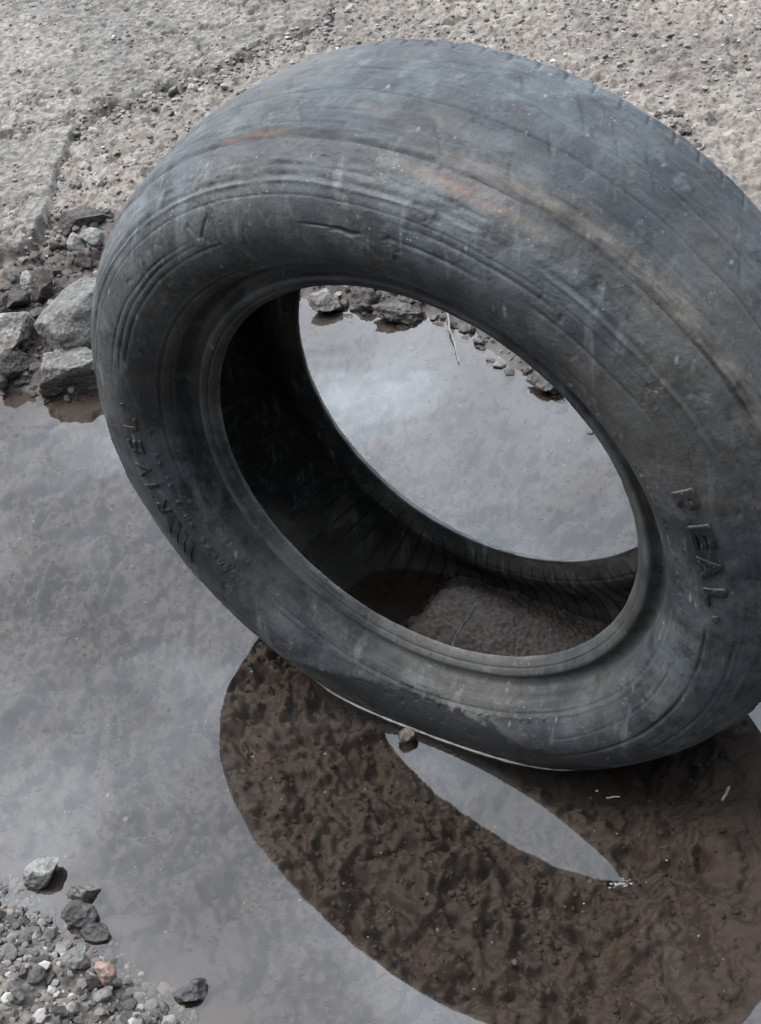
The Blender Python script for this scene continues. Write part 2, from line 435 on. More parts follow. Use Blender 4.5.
xs = axis_coords(-.60, .80, .0024, 400)
ys_core = [.40]
while ys_core[-1] < 2.75:
    y = ys_core[-1]; ys_core.append(y + .0019 + .0016 * max(0, y - .5) / 2)
ysn = axis_coords(.40, .4001, .0022, 400)
lo = ysn[ysn < .40 - 1e-6]
hi = axis_coords(2.74, 2.75, .0038, 400); hi = hi[hi > ys_core[-1] + 1e-6]
ys = np.concatenate([lo, ys_core, hi])
GX, GY = np.meshgrid(xs, ys)
gx, gy = GX.ravel(), GY.ravel()
gz, g_road, g_dry, g_crumb, g_sd, g_slab = terrain(gx, gy)
nx, ny = len(xs), len(ys)
idx = np.arange(nx * ny).reshape(ny, nx)
F = np.stack([idx[:-1, :-1], idx[:-1, 1:], idx[1:, 1:], idx[1:, :-1]], -1).reshape(-1, 4)
tone = .74 + .46 * np.clip(.5 + fbm(np.stack([gx, gy, gx * 0], -1) * 5.1 + 3, 5, .62), 0, 1)
ground = mesh_np('ground', np.stack([gx, gy, gz], -1), F, M_ground, attrs=dict(road=g_road, dry=g_dry, crumb=g_crumb, tone=tone))
tag(ground, kind='structure')


def gh(x, y):
    return float(terrain(np.array([x], float), np.array([y], float))[0][0])


# ------------------------------------------------------------------ water
wx = np.linspace(-1.7, 1.25, 60); wy = np.linspace(-.35, 1.7, 44)
WX, WY = np.meshgrid(wx, wy)
wi = np.arange(WX.size).reshape(WX.shape)
puddle = mesh_np('puddle', np.stack([WX.ravel(), WY.ravel(), 0 * WX.ravel()], -1),
                 np.stack([wi[:-1, :-1], wi[:-1, 1:], wi[1:, 1:], wi[1:, :-1]], -1).reshape(-1, 4), M_water)
tag(puddle, kind='structure')

# ------------------------------------------------------------------ tyre
TC = np.array([0.0692005, 0.894018, 0.2646371])
AZ = -2.2104098
nrm = np.array([math.cos(AZ), math.sin(AZ), 0.0]); uu = np.array([-math.sin(AZ), math.cos(AZ), 0.0]); vv = np.array([0, 0, 1.0])
tyre = bpy.data.objects.new('car_tyre', None); C.objects.link(tyre)
tyre.empty_display_size = .1
# the empty stands at the tyre's foot; its z axis is the tyre's axle
BASE = TC - np.array([0, 0, .32])
tyre.matrix_world = Matrix(((uu[0], vv[0], nrm[0], BASE[0]), (uu[1], vv[1], nrm[1], BASE[1]), (uu[2], vv[2], nrm[2], BASE[2]), (0, 0, 0, 1)))
tag(tyre, 'worn black car tyre without a wheel standing upright in the muddy puddle', 'tyre')
OFF = np.array([0, .32, 0])          # axle centre in the tyre's own axes


def catmull(pts, per=24):
    P = np.array(pts, float); P = np.vstack([2 * P[0] - P[1], P, 2 * P[-1] - P[-2]])
    out = []
    for i in range(1, len(P) - 2):
        t = np.linspace(0, 1, per, endpoint=False)[:, None]
        a, b, c, d = P[i - 1:i + 3]
        out.append(.5 * (2 * b + (c - a) * t + (2 * a - 5 * b + 4 * c - d) * t ** 2 + (3 * b - a - 3 * c + d) * t ** 3))
    out.append(P[-2][None]); return np.vstack(out)


def resample(P, step):
    s = np.r_[0, np.cumsum(np.hypot(*np.diff(P, axis=0).T))]
    n = max(3, int(round(s[-1] / step)) + 1)
    q = np.linspace(0, s[-1], n)
    return np.stack([np.interp(q, s, P[:, 0]), np.interp(q, s, P[:, 1])], -1)


SIDE = [(.2196, .0856), (.2218, .0890), (.229, .0955), (.24, .1034), (.252, .1079), (.262, .1084), (.274, .1058), (.284, .1012), (.2905, .0965), (.296, .0918), (.303, .0830), (.3075, .0762), (.3095, .0725)]
BEAD = [(.1908, .0610), (.1886, .0618), (.1889, .0640), (.1915, .0678), (.1955, .0712), (.1990, .0733), (.2018, .0730), (.2044, .0700), (.2078, .0672), (.2115, .0668), (.2145, .0700), (.2166, .0765), (.2182, .0825), (.2196, .0856)]
TREAD = [(.3095, .0725), (.3128, .0668), (.3158, .053), (.3182, .030), (.3196, .010), (.32, 0), (.3196, -.010), (.3182, -.030), (.3158, -.053), (.3128, -.0668), (.3095, -.0725)]
INNER = [(0.1908, 0.0610), (0.2000, 0.0598), (0.2120, 0.0585), (0.2280, 0.0650), (0.2450, 0.0735), (0.2620, 0.0770), (0.2780, 0.0745), (0.2900, 0.0675), (0.2990, 0.0570), (0.3050, 0.0400), (0.3075, 0.0200), (0.3080, 0.0000), (0.3075, -0.0200), (0.3050, -0.0400), (0.2990, -0.0570), (0.2900, -0.0675), (0.2780, -0.0745), (0.2620, -0.0770), (0.2450, -0.0735), (0.2280, -0.0650), (0.2120, -0.0585), (0.2000, -0.0598), (0.1908, -0.0610)]


def mir(L): return [(r, -z) for r, z in L]


def gs(x, c, w): return np.exp(-((x - c) / w) ** 2)


def awrap(a): return (a + 180) % 360 - 180


def arcmask(th, a, b, soft=1.5):
    """1 where th (degrees) is between a and b going anticlockwise"""
    d = (th - a) % 360; L = (b - a) % 360
    return sstep(0, soft, d) * (1 - sstep(L - soft, L, d)) * (d < L)


def side_disp(th, r, z, side):
    S = np.stack([r * np.cos(np.radians(th)), r * np.sin(np.radians(th)), z], -1)
    d = .00045 * fbm(S * 45, 4) + .0007 * fbm(S * 13, 2)
    wig = .0013 * fbm(np.stack([S[:, 0] * 10, S[:, 1] * 10, z * 0 + 4], -1), 3)
    ragg = np.clip(.55 + 1.3 * fbm(np.stack([S[:, 0] * 26, S[:, 1] * 26, r * 60], -1), 3), .05, 1.25)
    pit = fbm(S * 130, 3)
    d = d - .0007 * sstep(.22, .45, pit) * np.clip(.2 + 2 * fbm(S * 17 + 30, 2), 0, 1)
    d = d + .0015 * gs(r + wig * 1.4, .2905, .0012) * ragg - .0011 * gs(r + wig * 1.4, .2932, .0018) * ragg
    d = d + (.0007 * gs(r + wig, .3005, .0012) - .0006 * gs(r + wig, .2985, .001)) * (ragg - .4) + .0012 * sstep(.285, .30, r) * fbm(np.stack([S[:, 0] * 38, S[:, 1] * 38, r * 90], -1), 4)
    d = d - .0004 * gs(r + wig, .2835, .0007) - .0006 * gs(r, .2262, .0009) + .0003 * gs(r, .2290, .0008)
    if side > 0:
        fade = np.clip(.6 + 1.1 * fbm(S * 20 + 9, 3), .15, 1)
        for rc, a, b, dp, w in ((.2600, -62, -.5, .0018, .0014), (.2790, -42, -2, .0016, .0012), (.2530, 112, 160, .0013, .0012), (.2585, 118, 166, .0013, .0012),
                                (.2640, 118, 171, .0010, .001), (.2690, 66, 84, .0013, .0014), (.2790, 56, 84, .0012, .0012), (.2480, 30, 74, .0011, .0014), (.2720, 34, 62, .0012, .0014),
                                (.2700, -150, -66, .0007, .0012), (.2430, -60, -14, .0005, .0010)):
            spiral = .004 * (((th - a) % 360) / max(1, (b - a) % 360) - .5) if rc < .262 else 0
            d = d - dp * gs(r + wig * 1.5 + spiral, rc, w) * arcmask(th, a, b, 4) * fade
        # the gash near the top and the small V-shaped cut to its left
        d = d - .0035 * np.exp(-((awrap(th - 89) / 2.0) ** 2) - ((r - .2655 - .0009 * np.sin(awrap(th - 89) * 1.7)) / .0013) ** 2)
        d = d - .0016 * np.exp(-((awrap(th - 92.5) / 3.4) ** 2) - ((r - .2665) / .0007) ** 2)
        for t0, t1 in ((117.6, 118.6), (116.7, 114.2)):
            k = np.clip((r - .264) / .0115, 0, 1)
            d = d - .0014 * gs(awrap(th - (t0 + (t1 - t0) * k)), 0, .32) * sstep(.2625, .2645, r) * (1 - sstep(.274, .277, r))
        # raised rows of tiny marks by the bead
        row = (np.sin(np.radians(th) * 168) > -.2) * (np.sin(np.radians(th) * 61 + 1) > -.55)
        rag = fbm(np.stack([th * 2.1, r * 900, r * 0], -1), 2)
        for rc, a, b in ((.2365, -188, -142), (.2300, -88, -58), (.2360, -2, 34), (.2375, 36, 52)):
            d = d + .0013 * gs(r, rc, .0019) * arcmask(th, a, b, 1) * row * (rag > -.05)
    return d


def arc_(th): return th * math.pi / 180 * .315


def tread_disp(th, r, z, side=1):
    S = np.stack([r * np.cos(np.radians(th)), r * np.sin(np.radians(th)), z], -1)
    d = .0009 * fbm(S * 30, 5, .6) + .0012 * fbm(S * np.array([9, 9, 26.]), 3) + .0007 * fbm(np.stack([arc_(th) * 34 + z * 60, z * 75 - arc_(th) * 16, z * 0], -1), 4)
    arc = th * math.pi / 180 * .315
    # sipes worn almost flat on both shoulders
    ph = (arc / .0213 + z * 9) % 1
    near_z = sstep(.050, .058, np.abs(z)) * (1 - sstep(.071, .0745, np.abs(z)))
    d = d - .0019 * near_z * np.exp(-((ph - .5) / .055) ** 2) * np.where(z < 0, 1, .12)
    # shallow remains of the circumferential grooves
    brk = np.clip(.4 + 1.3 * fbm(np.stack([S[:, 0] * 7, S[:, 1] * 7, z * 0 + 2], -1), 2), 0, 1)
    wob = .0010 * fbm(S * 22, 2)
    d = d - .0016 * gs(z + wob, -.008, .0012) * brk - .0010 * gs(z + wob, .021, .0011) * (1 - .7 * brk) - .0012 * gs(z + wob, .045, .0016) * brk
    # torn ridge at the near shoulder
    tear = fbm(np.stack([arc * 30, z * 160, z * 0], -1), 4)
    d = d + .0015 * gs(z + wob, .0680, .0046) * (.35 + 1.5 * tear) * (.25 + .75 * arcmask(th, -40, 96, 14)) + .0012 * gs(z, .058, .010) * tear - .0006 * gs(z + wob, .0712, .0011) * np.clip(.2 + 2 * tear, 0, 1) * arcmask(th, -20, 92, 14)
    d = d + .0018 * gs(z, -.0690, .003) * (.3 + tear)
    # short cuts across the tread
    cut = fbm(np.stack([arc * 95 + z * 60, z * 22, z * 0 + 7], -1), 3)
    d = d - .0009 * sstep(.34, .5, cut)
    return d


def bead_disp(th, r, z, side):
    S = np.stack([r * np.cos(np.radians(th)), r * np.sin(np.radians(th)), z], -1)
    d = .0004 * fbm(S * 60, 4) + .0007 * fbm(S * np.array([14, 14, 90.]), 3)
    ph = (th / 2.25) % 1; kk = np.floor(th / 2.25)
    rn = np.abs(np.sin(kk * 12.9898) * 43758.5) % 1
    az = np.abs(z)
    d = d + .0010 * (rn - .25).clip(0) * np.exp(-((ph - .3 - .4 * rn) / .085) ** 2) * gs(az, .0625, .0016) * (r < .1915) * arcmask(th, 150, 300, 20)     # vent nubs along the toe
    d = d - .0007 * gs(r, .1945, .0007)
    return d


def inner_disp(th, r, z, side):
    S = np.stack([r * np.cos(np.radians(th)), r * np.sin(np.radians(th)), z], -1)
    d = .0005 * fbm(S * 40, 3)
    ph = (th / 3.3 + .5 * fbm(np.stack([th * .06, z * 9, z * 0], -1), 2)) % 1
    rib = np.exp(-((ph - .5) / .05) ** 2)
    on = sstep(.195, .205, r) * (1 - sstep(.300, .306, r))
    d = d + .0013 * rib * on                                           # radial cord ribs
    d = d - .0012 * gs(r, .2105, .0011) - .0008 * gs(r, .232, .001)
    return d


def revolve(name, L, mat, disp, step, nth, side=1, flip=False, cols=None):
    P = resample(catmull(L), step)
    T = np.gradient(P, axis=0); T /= np.hypot(T[:, 0], T[:, 1])[:, None]
    N = np.stack([T[:, 1], -T[:, 0]], -1)                       # (r,z) normal
    if flip: N = -N
    th = np.arange(nth) * 360 / nth
    R, TH = np.meshgrid(P[:, 0], th); Z = np.meshgrid(P[:, 1], th)[0]
    NR = np.meshgrid(N[:, 0], th)[0]; NZ = np.meshgrid(N[:, 1], th)[0]
    r, z, t = R.ravel(), Z.ravel(), TH.ravel()
    d = disp(t, r, z, side)
    # meet the neighbouring piece exactly at both ends
    k = np.arange(len(P)); e = np.minimum(k, len(P) - 1 - k) * (step)
    d = d * np.meshgrid(sstep(0, .0016, e), th)[0].ravel()
    rr, zz = r + d * NR.ravel(), z + d * NZ.ravel()
    a = np.radians(t)
    V = np.stack([rr * np.cos(a), rr * np.sin(a), zz], -1) + OFF
    m = len(P); ix = np.arange(nth * m).reshape(nth, m); nxt = np.roll(ix, -1, 0)
    F = np.stack([ix[:, :-1], nxt[:, :-1], nxt[:, 1:], ix[:, 1:]], -1).reshape(-1, 4)
    if flip: F = F[:, ::-1]
    s = np.r_[0, np.cumsum(np.hypot(*np.diff(P, axis=0).T))]
    at = dict(arc=np.meshgrid(s + abs(hash(name)) % 7 * 0 + (0.0 if side > 0 else .4), th)[0].ravel())
    at.update(cols(t, r, z, side) if cols else {k: np.zeros(len(r)) for k in ('mud', 'rust', 'paint', 'scar')})
    return mesh_np(name, V, F, mat, tyre, attrs=at)


def tread_cols(th, r, z, side):
    arc = th * math.pi / 180 * .315
    n = fbm(np.stack([arc * 22, z * 55, z * 0 + 3], -1), 4); n2 = fbm(np.stack([arc * 9, z * 120, z * 0 + 8], -1), 4)
    mud = gs(z, .0645, .0085) * arcmask(th, 5, 92, 25) * np.clip(.85 + 1.2 * n2 + .4 * n, 0, 1) * 1.25
    mud = mud + np.exp(-((awrap(th - 82) / 9) ** 2) - ((z - .040) / .011) ** 2) * np.clip(.6 + n, 0, 1) * .8
    mud = mud + .30 * sstep(.05, .5, n) * sstep(-.1, .4, n2)
    rust = np.exp(-((awrap(th - 74) / 6.5) ** 2) - ((z - .0685) / .0042) ** 2) * np.clip(.35 + 2.2 * n2, 0, 1)
    rust = rust + .8 * np.exp(-((awrap(th - 103) / 4.5) ** 2) - ((z - .069) / .0035) ** 2) * np.clip(.5 + 2 * n2, 0, 1)
    paint = .9 * np.exp(-((awrap(th - 110) / 1.5) ** 4) - ((z - .0700) / .0016) ** 4) * sstep(-.25, .0, n2)
    scar = .65 * gs(z + .004 * n, .0715, .0012) * arcmask(th, 5, 90, 14) * sstep(.0, .3, n2)
    return dict(mud=np.clip(mud, 0, 1), rust=np.clip(rust, 0, 1), paint=np.clip(paint, 0, 1), scar=np.clip(scar, 0, 1))


def side_cols(th, r, z, side):
    a = np.radians(th)
    S = np.stack([r * np.cos(a), r * np.sin(a), z * 0], -1)
    n = fbm(S * 22, 4); n2 = fbm(np.stack([S[:, 0] * 9, S[:, 1] * 9, r * 150], -1), 4)
    mud = np.exp(-((awrap(th - 52) / 10) ** 2) - ((r - .262) / .010) ** 2) * np.clip(.55 + n, 0, 1) * .75
    mud = mud + np.exp(-((awrap(th + 28) / 13) ** 2) - ((r - .250) / .012) ** 2) * np.clip(.4 + n, 0, 1) * .45
    mud = mud + .5 * gs(r, .3045, .004) * arcmask(th, 15, 95, 20) * np.clip(.4 + 1.5 * n2, 0, 1)
    mud = mud + 1.0 * gs(r, .2235, .0020) * arcmask(th, -150, -40, 30) * sstep(-.05, .3, n2)
    rust = .7 * np.exp(-((awrap(th - 74) / 7) ** 2) - ((r - .3055) / .003) ** 2) * np.clip(.2 + 2.2 * n2, 0, 1)
    scar = np.exp(-((awrap(th - 89) / 2.2) ** 2) - ((r - .2655) / .0013) ** 2)
    scar = scar + .4 * gs(r + .003 * n, .3080, .0012) * arcmask(th, 5, 90, 14) * sstep(.0, .3, n2)
    scar = scar + .35 * gs(r + .0008 * n, .2600, .0012) * arcmask(th, -62, -1, 4)
    if side < 0: mud *= .3; scar *= 0
    return dict(mud=np.clip(mud, 0, 1), rust=np.clip(rust, 0, 1), paint=mud * 0, scar=np.clip(scar, 0, 1))


NTH = 1440
revolve('tread', TREAD, M_tread, tread_disp, .0011, NTH, 1, True, tread_cols)
revolve('sidewall', SIDE, M_rub, side_disp, .0007, NTH, 1, True, side_cols)
revolve('sidewall', mir(SIDE), M_rub, side_disp, .0014, 720, -1, False, side_cols)
def bead_cols(th, r, z, side):
    a = np.radians(th); S = np.stack([r * np.cos(a), r * np.sin(a), z * 3], -1)
    n = fbm(S * 60, 4); n2 = fbm(S * 12 + 5, 3)
    mud = gs(r, .1885, .0010) * np.clip(.45 + 1.6 * n + .8 * n2, 0, 1) + .6 * gs(r, .2000, .0018) * np.clip(.1 + 1.8 * n2 + n, 0, 1)  # pale highlight painted along the toe edge, lip paler too
    return dict(mud=np.clip(mud, 0, 1), rust=mud * 0, paint=mud * 0, scar=mud * 0)


revolve('bead', BEAD, M_rub, bead_disp, .0006, NTH, 1, True, bead_cols)
revolve('bead', mir(BEAD), M_rub, bead_disp, .0006, NTH, -1, False, bead_cols)
def inner_cols(th, r, z, side):
    a = np.radians(th); S = np.stack([r * np.cos(a), r * np.sin(a), z], -1)
    n = fbm(S * 24, 4)
    mud = .85 * np.exp(-(awrap(th + 52) / 38) ** 2) * np.clip(.6 + 1.0 * n, 0, 1)  # settled dirt, plus light on the lower right liner painted in as paler colour
    ph = (th / 3.3 + .5 * fbm(np.stack([th * .06, z * 9, z * 0], -1), 2)) % 1
    scar = .95 * np.exp(-((ph - .62) / .055) ** 2) * sstep(.195, .205, r) * (1 - sstep(.29, .30, r))
    return dict(mud=mud, rust=mud * 0, paint=mud * 0, scar=scar)


revolve('inner_liner', INNER, M_in, inner_disp, .0014, 1440, 1, False, inner_cols)

# raised lettering on the near sidewall
_P = resample(catmull(SIDE), .0005)


def side_z(r): return np.interp(r, _P[:, 0], _P[:, 1])


def letter(txt, th_c, r0, hgt, wid, bold=0.0, lift=.0013, shear=0):
    cu = bpy.data.curves.new('raised_lettering', 'FONT'); cu.body = txt; cu.size = 1; cu.align_x = 'CENTER'; cu.offset = bold; cu.shear = shear
    tmp = bpy.data.objects.new('tmp', cu); C.objects.link(tmp)
    bpy.context.view_layer.update()
    me = bpy.data.meshes.new_from_object(tmp.evaluated_get(bpy.context.evaluated_depsgraph_get()))
    bpy.data.objects.remove(tmp); bpy.data.curves.remove(cu)
    import bmesh
    bm = bmesh.new(); bm.from_mesh(me); bpy.data.meshes.remove(me)
    bmesh.ops.triangulate(bm, faces=bm.faces[:])
    for _ in range(4):
        es = [e for e in bm.edges if e.calc_length() > .14]
        if es: bmesh.ops.subdivide_edges(bm, edges=es, cuts=1); bmesh.ops.triangulate(bm, faces=bm.faces[:])
    xs_ = [v.co.x for v in bm.verts]; cx = (min(xs_) + max(xs_)) / 2; w = max(xs_) - min(xs_)
    y1 = max(v.co.y for v in bm.verts); y0 = min(v.co.y for v in bm.verts)
    geom = bmesh.ops.extrude_face_region(bm, geom=bm.faces[:])
    topv = {g for g in geom['geom'] if isinstance(g, bmesh.types.BMVert)}
    for vtx in bm.verts:
        k = (vtx.co.y - y0) / (y1 - y0)
        r = r0 + hgt * k
        th = math.radians(th_c) - (vtx.co.x - cx) / w * wid / (r0 + hgt * .5)
        z = float(side_z(r)) + (lift if vtx in topv else -.0012)
        vtx.co = (r * math.cos(th), r * math.sin(th) + .32, z)
    bmesh.ops.recalc_face_normals(bm, faces=bm.faces[:])
    me = bpy.data.meshes.new('raised_lettering'); bm.to_mesh(me); bm.free()
    me.materials.append(M_let)
    for nm in ('mud', 'rust', 'paint', 'scar', 'arc'): me.attributes.new(nm, 'FLOAT', 'POINT')
    o = bpy.data.objects.new('raised_letter', me); C.objects.link(o); o.parent = tyre
    return o


for ch, a, w in (('R', 23.7, .0225), ('E', 17.5, .0205), ('A', 11.5, .0215), ('L', 5.5, .0175), ('°', 1.0, .0055)):
    letter(ch, a, .2570 if ch != '°' else .2620, .0155 if ch != '°' else .0055, w, .06, .0019)
for ch, a, w in (('R', 195.4, .0165), ('I', 190.3, .0042), ('V', 186.2, .0170), ('E', 180.2, .0155), ('L', 174.3, .0140), ('°', 169.6, .0045)):
    letter(ch, a, .2450 if ch != '°' else .2530, .0130 if ch != '°' else .0045, w, .025, .0010)


def chevrons():
    """the slanted bars of the tyre maker's emblem"""
    V, Fc = [], []
    for k in range(4):
        a0 = 199.2 + k * 2.55
        path = [(a0 - 1.2, .2445), (a0 + .2, .2520), (a0 + 2.6, .2610)]
        bw = .62
        for i in range(2):
            (ta, ra), (tb, rb) = path[i], path[i + 1]
            n = 6; base = len(V)
            for j in range(n + 1):
                f_ = j / n; r = ra + (rb - ra) * f_; t = ta + (tb - ta) * f_
                for dt, top in ((-bw, 0), (-bw, 1), (bw, 1), (bw, 0)):
                    th = math.radians(t + dt)
                    V.append((r * math.cos(th), r * math.sin(th) + .32, float(side_z(r)) + (.0013 if top else -.0012)))
            for j in range(n):
                b = base + j * 4
                for q in range(3): Fc.append((b + q, b + q + 1, b + q + 5, b + q + 4))
    o = mesh_np('raised_emblem', V, Fc, M_let, tyre, smooth=False, attrs={k: np.zeros(len(V)) for k in ('mud', 'rust', 'paint', 'scar', 'arc')})
    return o


chevrons()

# ------------------------------------------------------------------ stones
import bmesh


def ico(sub):
    bm = bmesh.new(); bmesh.ops.create_icosphere(bm, subdivisions=sub, radius=1)
    V = np.array([v.co[:] for v in bm.verts]); Fc = np.array([[v.index for v in f.verts] for f in bm.faces]); bm.free(); return V, Fc


ICO = {k: ico(k) for k in (1, 2, 3, 4, 5)}


def rock_verts(seed, sub=4, planes=11, noise=.07, lo=.42, hi=.80, box=False):
    rg = np.random.default_rng(seed)
    V, Fc = ICO[sub]; V = V.copy()
    if box:
        for n in ((1, .1, 0), (-1, .15, .1), (.1, 1, 0), (0, -1, -.25), (0, .1, 1), (0, 0, -1)):
            n = np.array(n) / np.linalg.norm(n); ex = np.maximum(V @ n - .56, 0); V -= ex[:, None] * n
        lo, hi = .62, .95
    for _ in range(planes):
        n = rg.normal(size=3); n /= np.linalg.norm(n); d = rg.uniform(lo, hi)
        ex = np.maximum(V @ n - d, 0); V -= ex[:, None] * n
    o = rg.uniform(0, 50, 3)
    rad = V / np.linalg.norm(V, axis=1)[:, None]
    V += rad * ((fbm(V * 1.3 + o, 2, .5) * 1.6 + fbm(V * 5 + o, 4, .6) * .7) * noise * 1.6)[:, None]
    V /= np.abs(V).max(0)
    return V, Fc


def stone(name, seed, loc, size, mat, rot=(0, 0, 0), sub=4, planes=11, noise=.07, label=None, cat=None, group=None, box=False):
    V, Fc = rock_verts(seed, sub, planes, noise, box=box)
    o = mesh_np(name, V * np.array(size), Fc, mat)
    o.location = loc; o.rotation_euler = rot
    return tag(o, label, cat, group)


def px(x, y, z=0.0):
    d = fw + rt * ((x - 380.5) / 1417.868) + up * ((512 - y) / 1417.868)
    t = (z - H) / d.z
    return Vector((0, 0, H)) + d * t


# the larger rocks between the road edge and the water
stone('rock', 101, (-.338, 1.528, .040), (.058, .074, .045), M_grey, (.25, -.5, -.55), 5, 14, .05,
      'large angular grey rock leaning beside the left of the tyre', 'rock')
stone('rock', 102, (-.345, 1.440, .014), (.040, .030, .032), M_slab, (.1, .06, .12), 5, 12, .06,
      'blocky grey rock with a wet black foot at the puddle edge left of tyre', 'rock', box=True)
stone('rock', 103, (-.425, 1.515, .040), (.036, .042, .032), M_tan, (.1, .5, .4), 5, 10, .05,
      'pale whitish rock at the left beside the large grey rock', 'rock')
stone('rock', 104, (-.418, 1.475, .022), (.030, .026, .026), M_brown, (.3, .1, .9), 5, 10, .06,
      'dark brown rock just below the pale whitish rock on the left', 'rock')
stone('pebble', 105, (-.312, 1.672, .062), (.016, .020, .015), M_pale, (.2, .6, .4), 4, 10, .05,
      'small white stone half hidden behind the upper left of the tyre', 'pebble')
stone('pebble', 106, (-.332, 1.668, .058), (.017, .016, .013), M_tan, (.2, .1, .4), 4, 10, .05,
      'small buff stone touching the white stone left of the tyre', 'pebble')
stone('rock', 107, (-.378, 1.595, .045), (.017, .015, .022), M_brown, (.1, .2, .4), 4, 10, .06,
      'upright brown rock in the rubble above the big grey rock', 'rock')
stone('rock', 108, (-.415, 1.585, .040), (.020, .016, .016), M_brown, (.5, .2, 1.4), 4, 10, .06,
      'rounded brown rock in the rubble above the pale whitish rock', 'rock')
stone('pebble', 109, (-.012, .805, .006), (.010, .0085, .009), M_pink, (.2, .3, .6), 4, 9, .06,
      'pink stone chip at the waterline against the foot of the tyre', 'pebble')
stone('pebble', 110, tuple(px(43, 872, .008)), (.018, .012, .012), M_pale, (.1, .1, .5), 4, 9, .05,
      'pale oval stone poking out of the puddle at lower left', 'pebble')
stone('pebble', 111, tuple(px(84, 893, .001)), (.015, .010, .010), M_tan, (0, .1, -.3), 4, 9, .05,
      'half drowned dark stone just above the large rounded dark stone at lower left', 'pebble')
stone('pebble', 112, tuple(px(79, 914, .006)), (.016, .012, .011), M_dark, (0, .2, -.3), 4, 9, .05,
      'large rounded dark stone at the puddle edge, middle of three at lower left', 'pebble')
stone('pebble', 113, tuple(px(97, 931, .003)), (.014, .010, .009), M_brown, (0, .2, -.3), 4, 9, .05,
      'flat dark stone just below the large rounded dark stone at lower left', 'pebble')
stone('pebble', 114, tuple(px(190, 994, .003)), (.015, .011, .011), M_dark, (.1, .2, .3), 4, 9, .06,
      'dark wet stone standing in the water at the tip of the gravel heap', 'pebble')
stone('pebble', 115, tuple(px(106, 974, .040)), (.0085, .011, .010), M_pink, (.3, .2, .5), 4, 9, .05,
      'salmon pink stone in the middle of the gravel heap at lower left', 'pebble')
stone('pebble', 116, tuple(px(75, 956, .044)), (.011, .010, .009), M_pale, (.3, .2, .5), 4, 10, .05,
      'angular white stone in the gravel heap left of the salmon stone', 'pebble')
stone('rock', 117, tuple(px(328, 303, .008)), (.026, .020, .017), M_tan, (.1, .1, .2), 4, 8, .14,
      'buff rock on the far shore seen through the tyre, at left', 'rock')
stone('rock', 118, tuple(px(362, 298, .010)), (.019, .022, .019), M_brown, (.3, .1, .8), 4, 7, .16,
      'dark rock on the far shore beside the buff rock, seen through the tyre', 'rock')
stone('rock', 119, tuple(px(400, 312, .006)), (.036, .018, .013), M_brown, (.1, .1, -.3), 4, 5, .2,
      'flat dark brown clod on the far shore seen through the tyre', 'rock')
stone('rock', 120, tuple(px(548, 384, .005)), (.026, .015, .010), M_brown, (.1, .1, -.9), 4, 5, .2,
      'dark wet clod at the water edge under the right rim of the tyre', 'rock')
stone('rock', 121, tuple(px(84, 222, .052)), (.042, .026, .022), M_brown, (.2, .1, .25), 5, 12, .07,
      'brown broken block under the road edge at upper left', 'rock')

# individual stones in groups: share a small set of shapes
SHAPES = {}
for mname, mat in (('grey', M_grey), ('dark', M_dark), ('brown', M_brown), ('tan', M_tan), ('pale', M_pale)):
    for k in range(5):
        V, Fc = rock_verts(500 + k * 7 + len(mname) * 31, 3, 10, .06)
        me = mesh_np('pebble', V, Fc, mat); SHAPES[mname, k] = me.data; bpy.data.objects.remove(me)


def loose(name, kind, x, y, size, label, cat, group, sink=.46):
    k = random.randrange(5)
    o = bpy.data.objects.new(name, SHAPES[kind, k]); C.objects.link(o)
    sx, sy, sz = size * random.uniform(.85, 1.3), size * random.uniform(.7, 1.1), size * random.uniform(.55, .9)
    o.scale = (sx, sy, sz); o.location = (x, y, gh(x, y) + sz * (1 - 2 * sink)); o.rotation_euler = (random.uniform(-.4, .4), random.uniform(-.4, .4), random.uniform(0, 6.28))
    return tag(o, label, cat, group)


def scatter(n, xr, yr, test, mind, tries=6000):
    pts = []
    P = np.stack([rng.uniform(*xr, tries), rng.uniform(*yr, tries)], -1)
    _, road, dry, crumb, sd, slab = terrain(P[:, 0], P[:, 1])
    for q, a in zip(P[test(P, sd, slab)], range(tries)):
        if all((q[0] - o[0]) ** 2 + (q[1] - o[1]) ** 2 > mind ** 2 for o in pts): pts.append(q)
        if len(pts) >= n: break
    return pts


for q in scatter(140, (-.42, -.19), (.50, .75), lambda P, sd, sl: sd > .004, .0105):
    loose('pebble', random.choice(['grey', 'grey', 'tan', 'dark', 'brown', 'brown', 'tan', 'grey', 'dark', 'brown', 'pale']), *q, random.choice([.004, .005, .0065, .0085]),
          'small mixed stone in the gravel heap at the lower left water edge', 'pebble', 'stones of the lower left gravel heap')
for q in scatter(110, (-.52, -.25), (1.42, 1.70), lambda P, sd, sl: (sd > .01) & (sl < .2) & (P[:, 1] < 1.69), .014):
    loose('rubble_stone', random.choice(['brown', 'brown', 'dark', 'brown', 'tan']), *q, random.choice([.005, .007, .009, .013]),
          'brown stone in the rubble slope between road edge and water at left', 'stone', 'rubble stones at the left of the tyre')
for q in scatter(55, (-.12, .34), (1.15, 1.56), lambda P, sd, sl: (sd > -.012) & (sd < .10), .014):
    loose('shore_stone', random.choice(['brown', 'dark', 'tan', 'grey']), *q, random.choice([.005, .007, .009, .012]),
          'small dirty stone on the far shore behind the tyre', 'stone', 'stones on the far shore behind the tyre')
for q in scatter(60, (-.43, .10), (1.72, 2.40), lambda P, sd, sl: (sl < .9) & (sd > .05), .022):
    loose('road_stone', random.choice(['grey', 'tan', 'tan', 'pale', 'grey']), *q, random.choice([.006, .008, .011]),
          'loose stone on the crumbled strip of road behind the tyre', 'stone', 'loose stones on the crumbled road', .35)


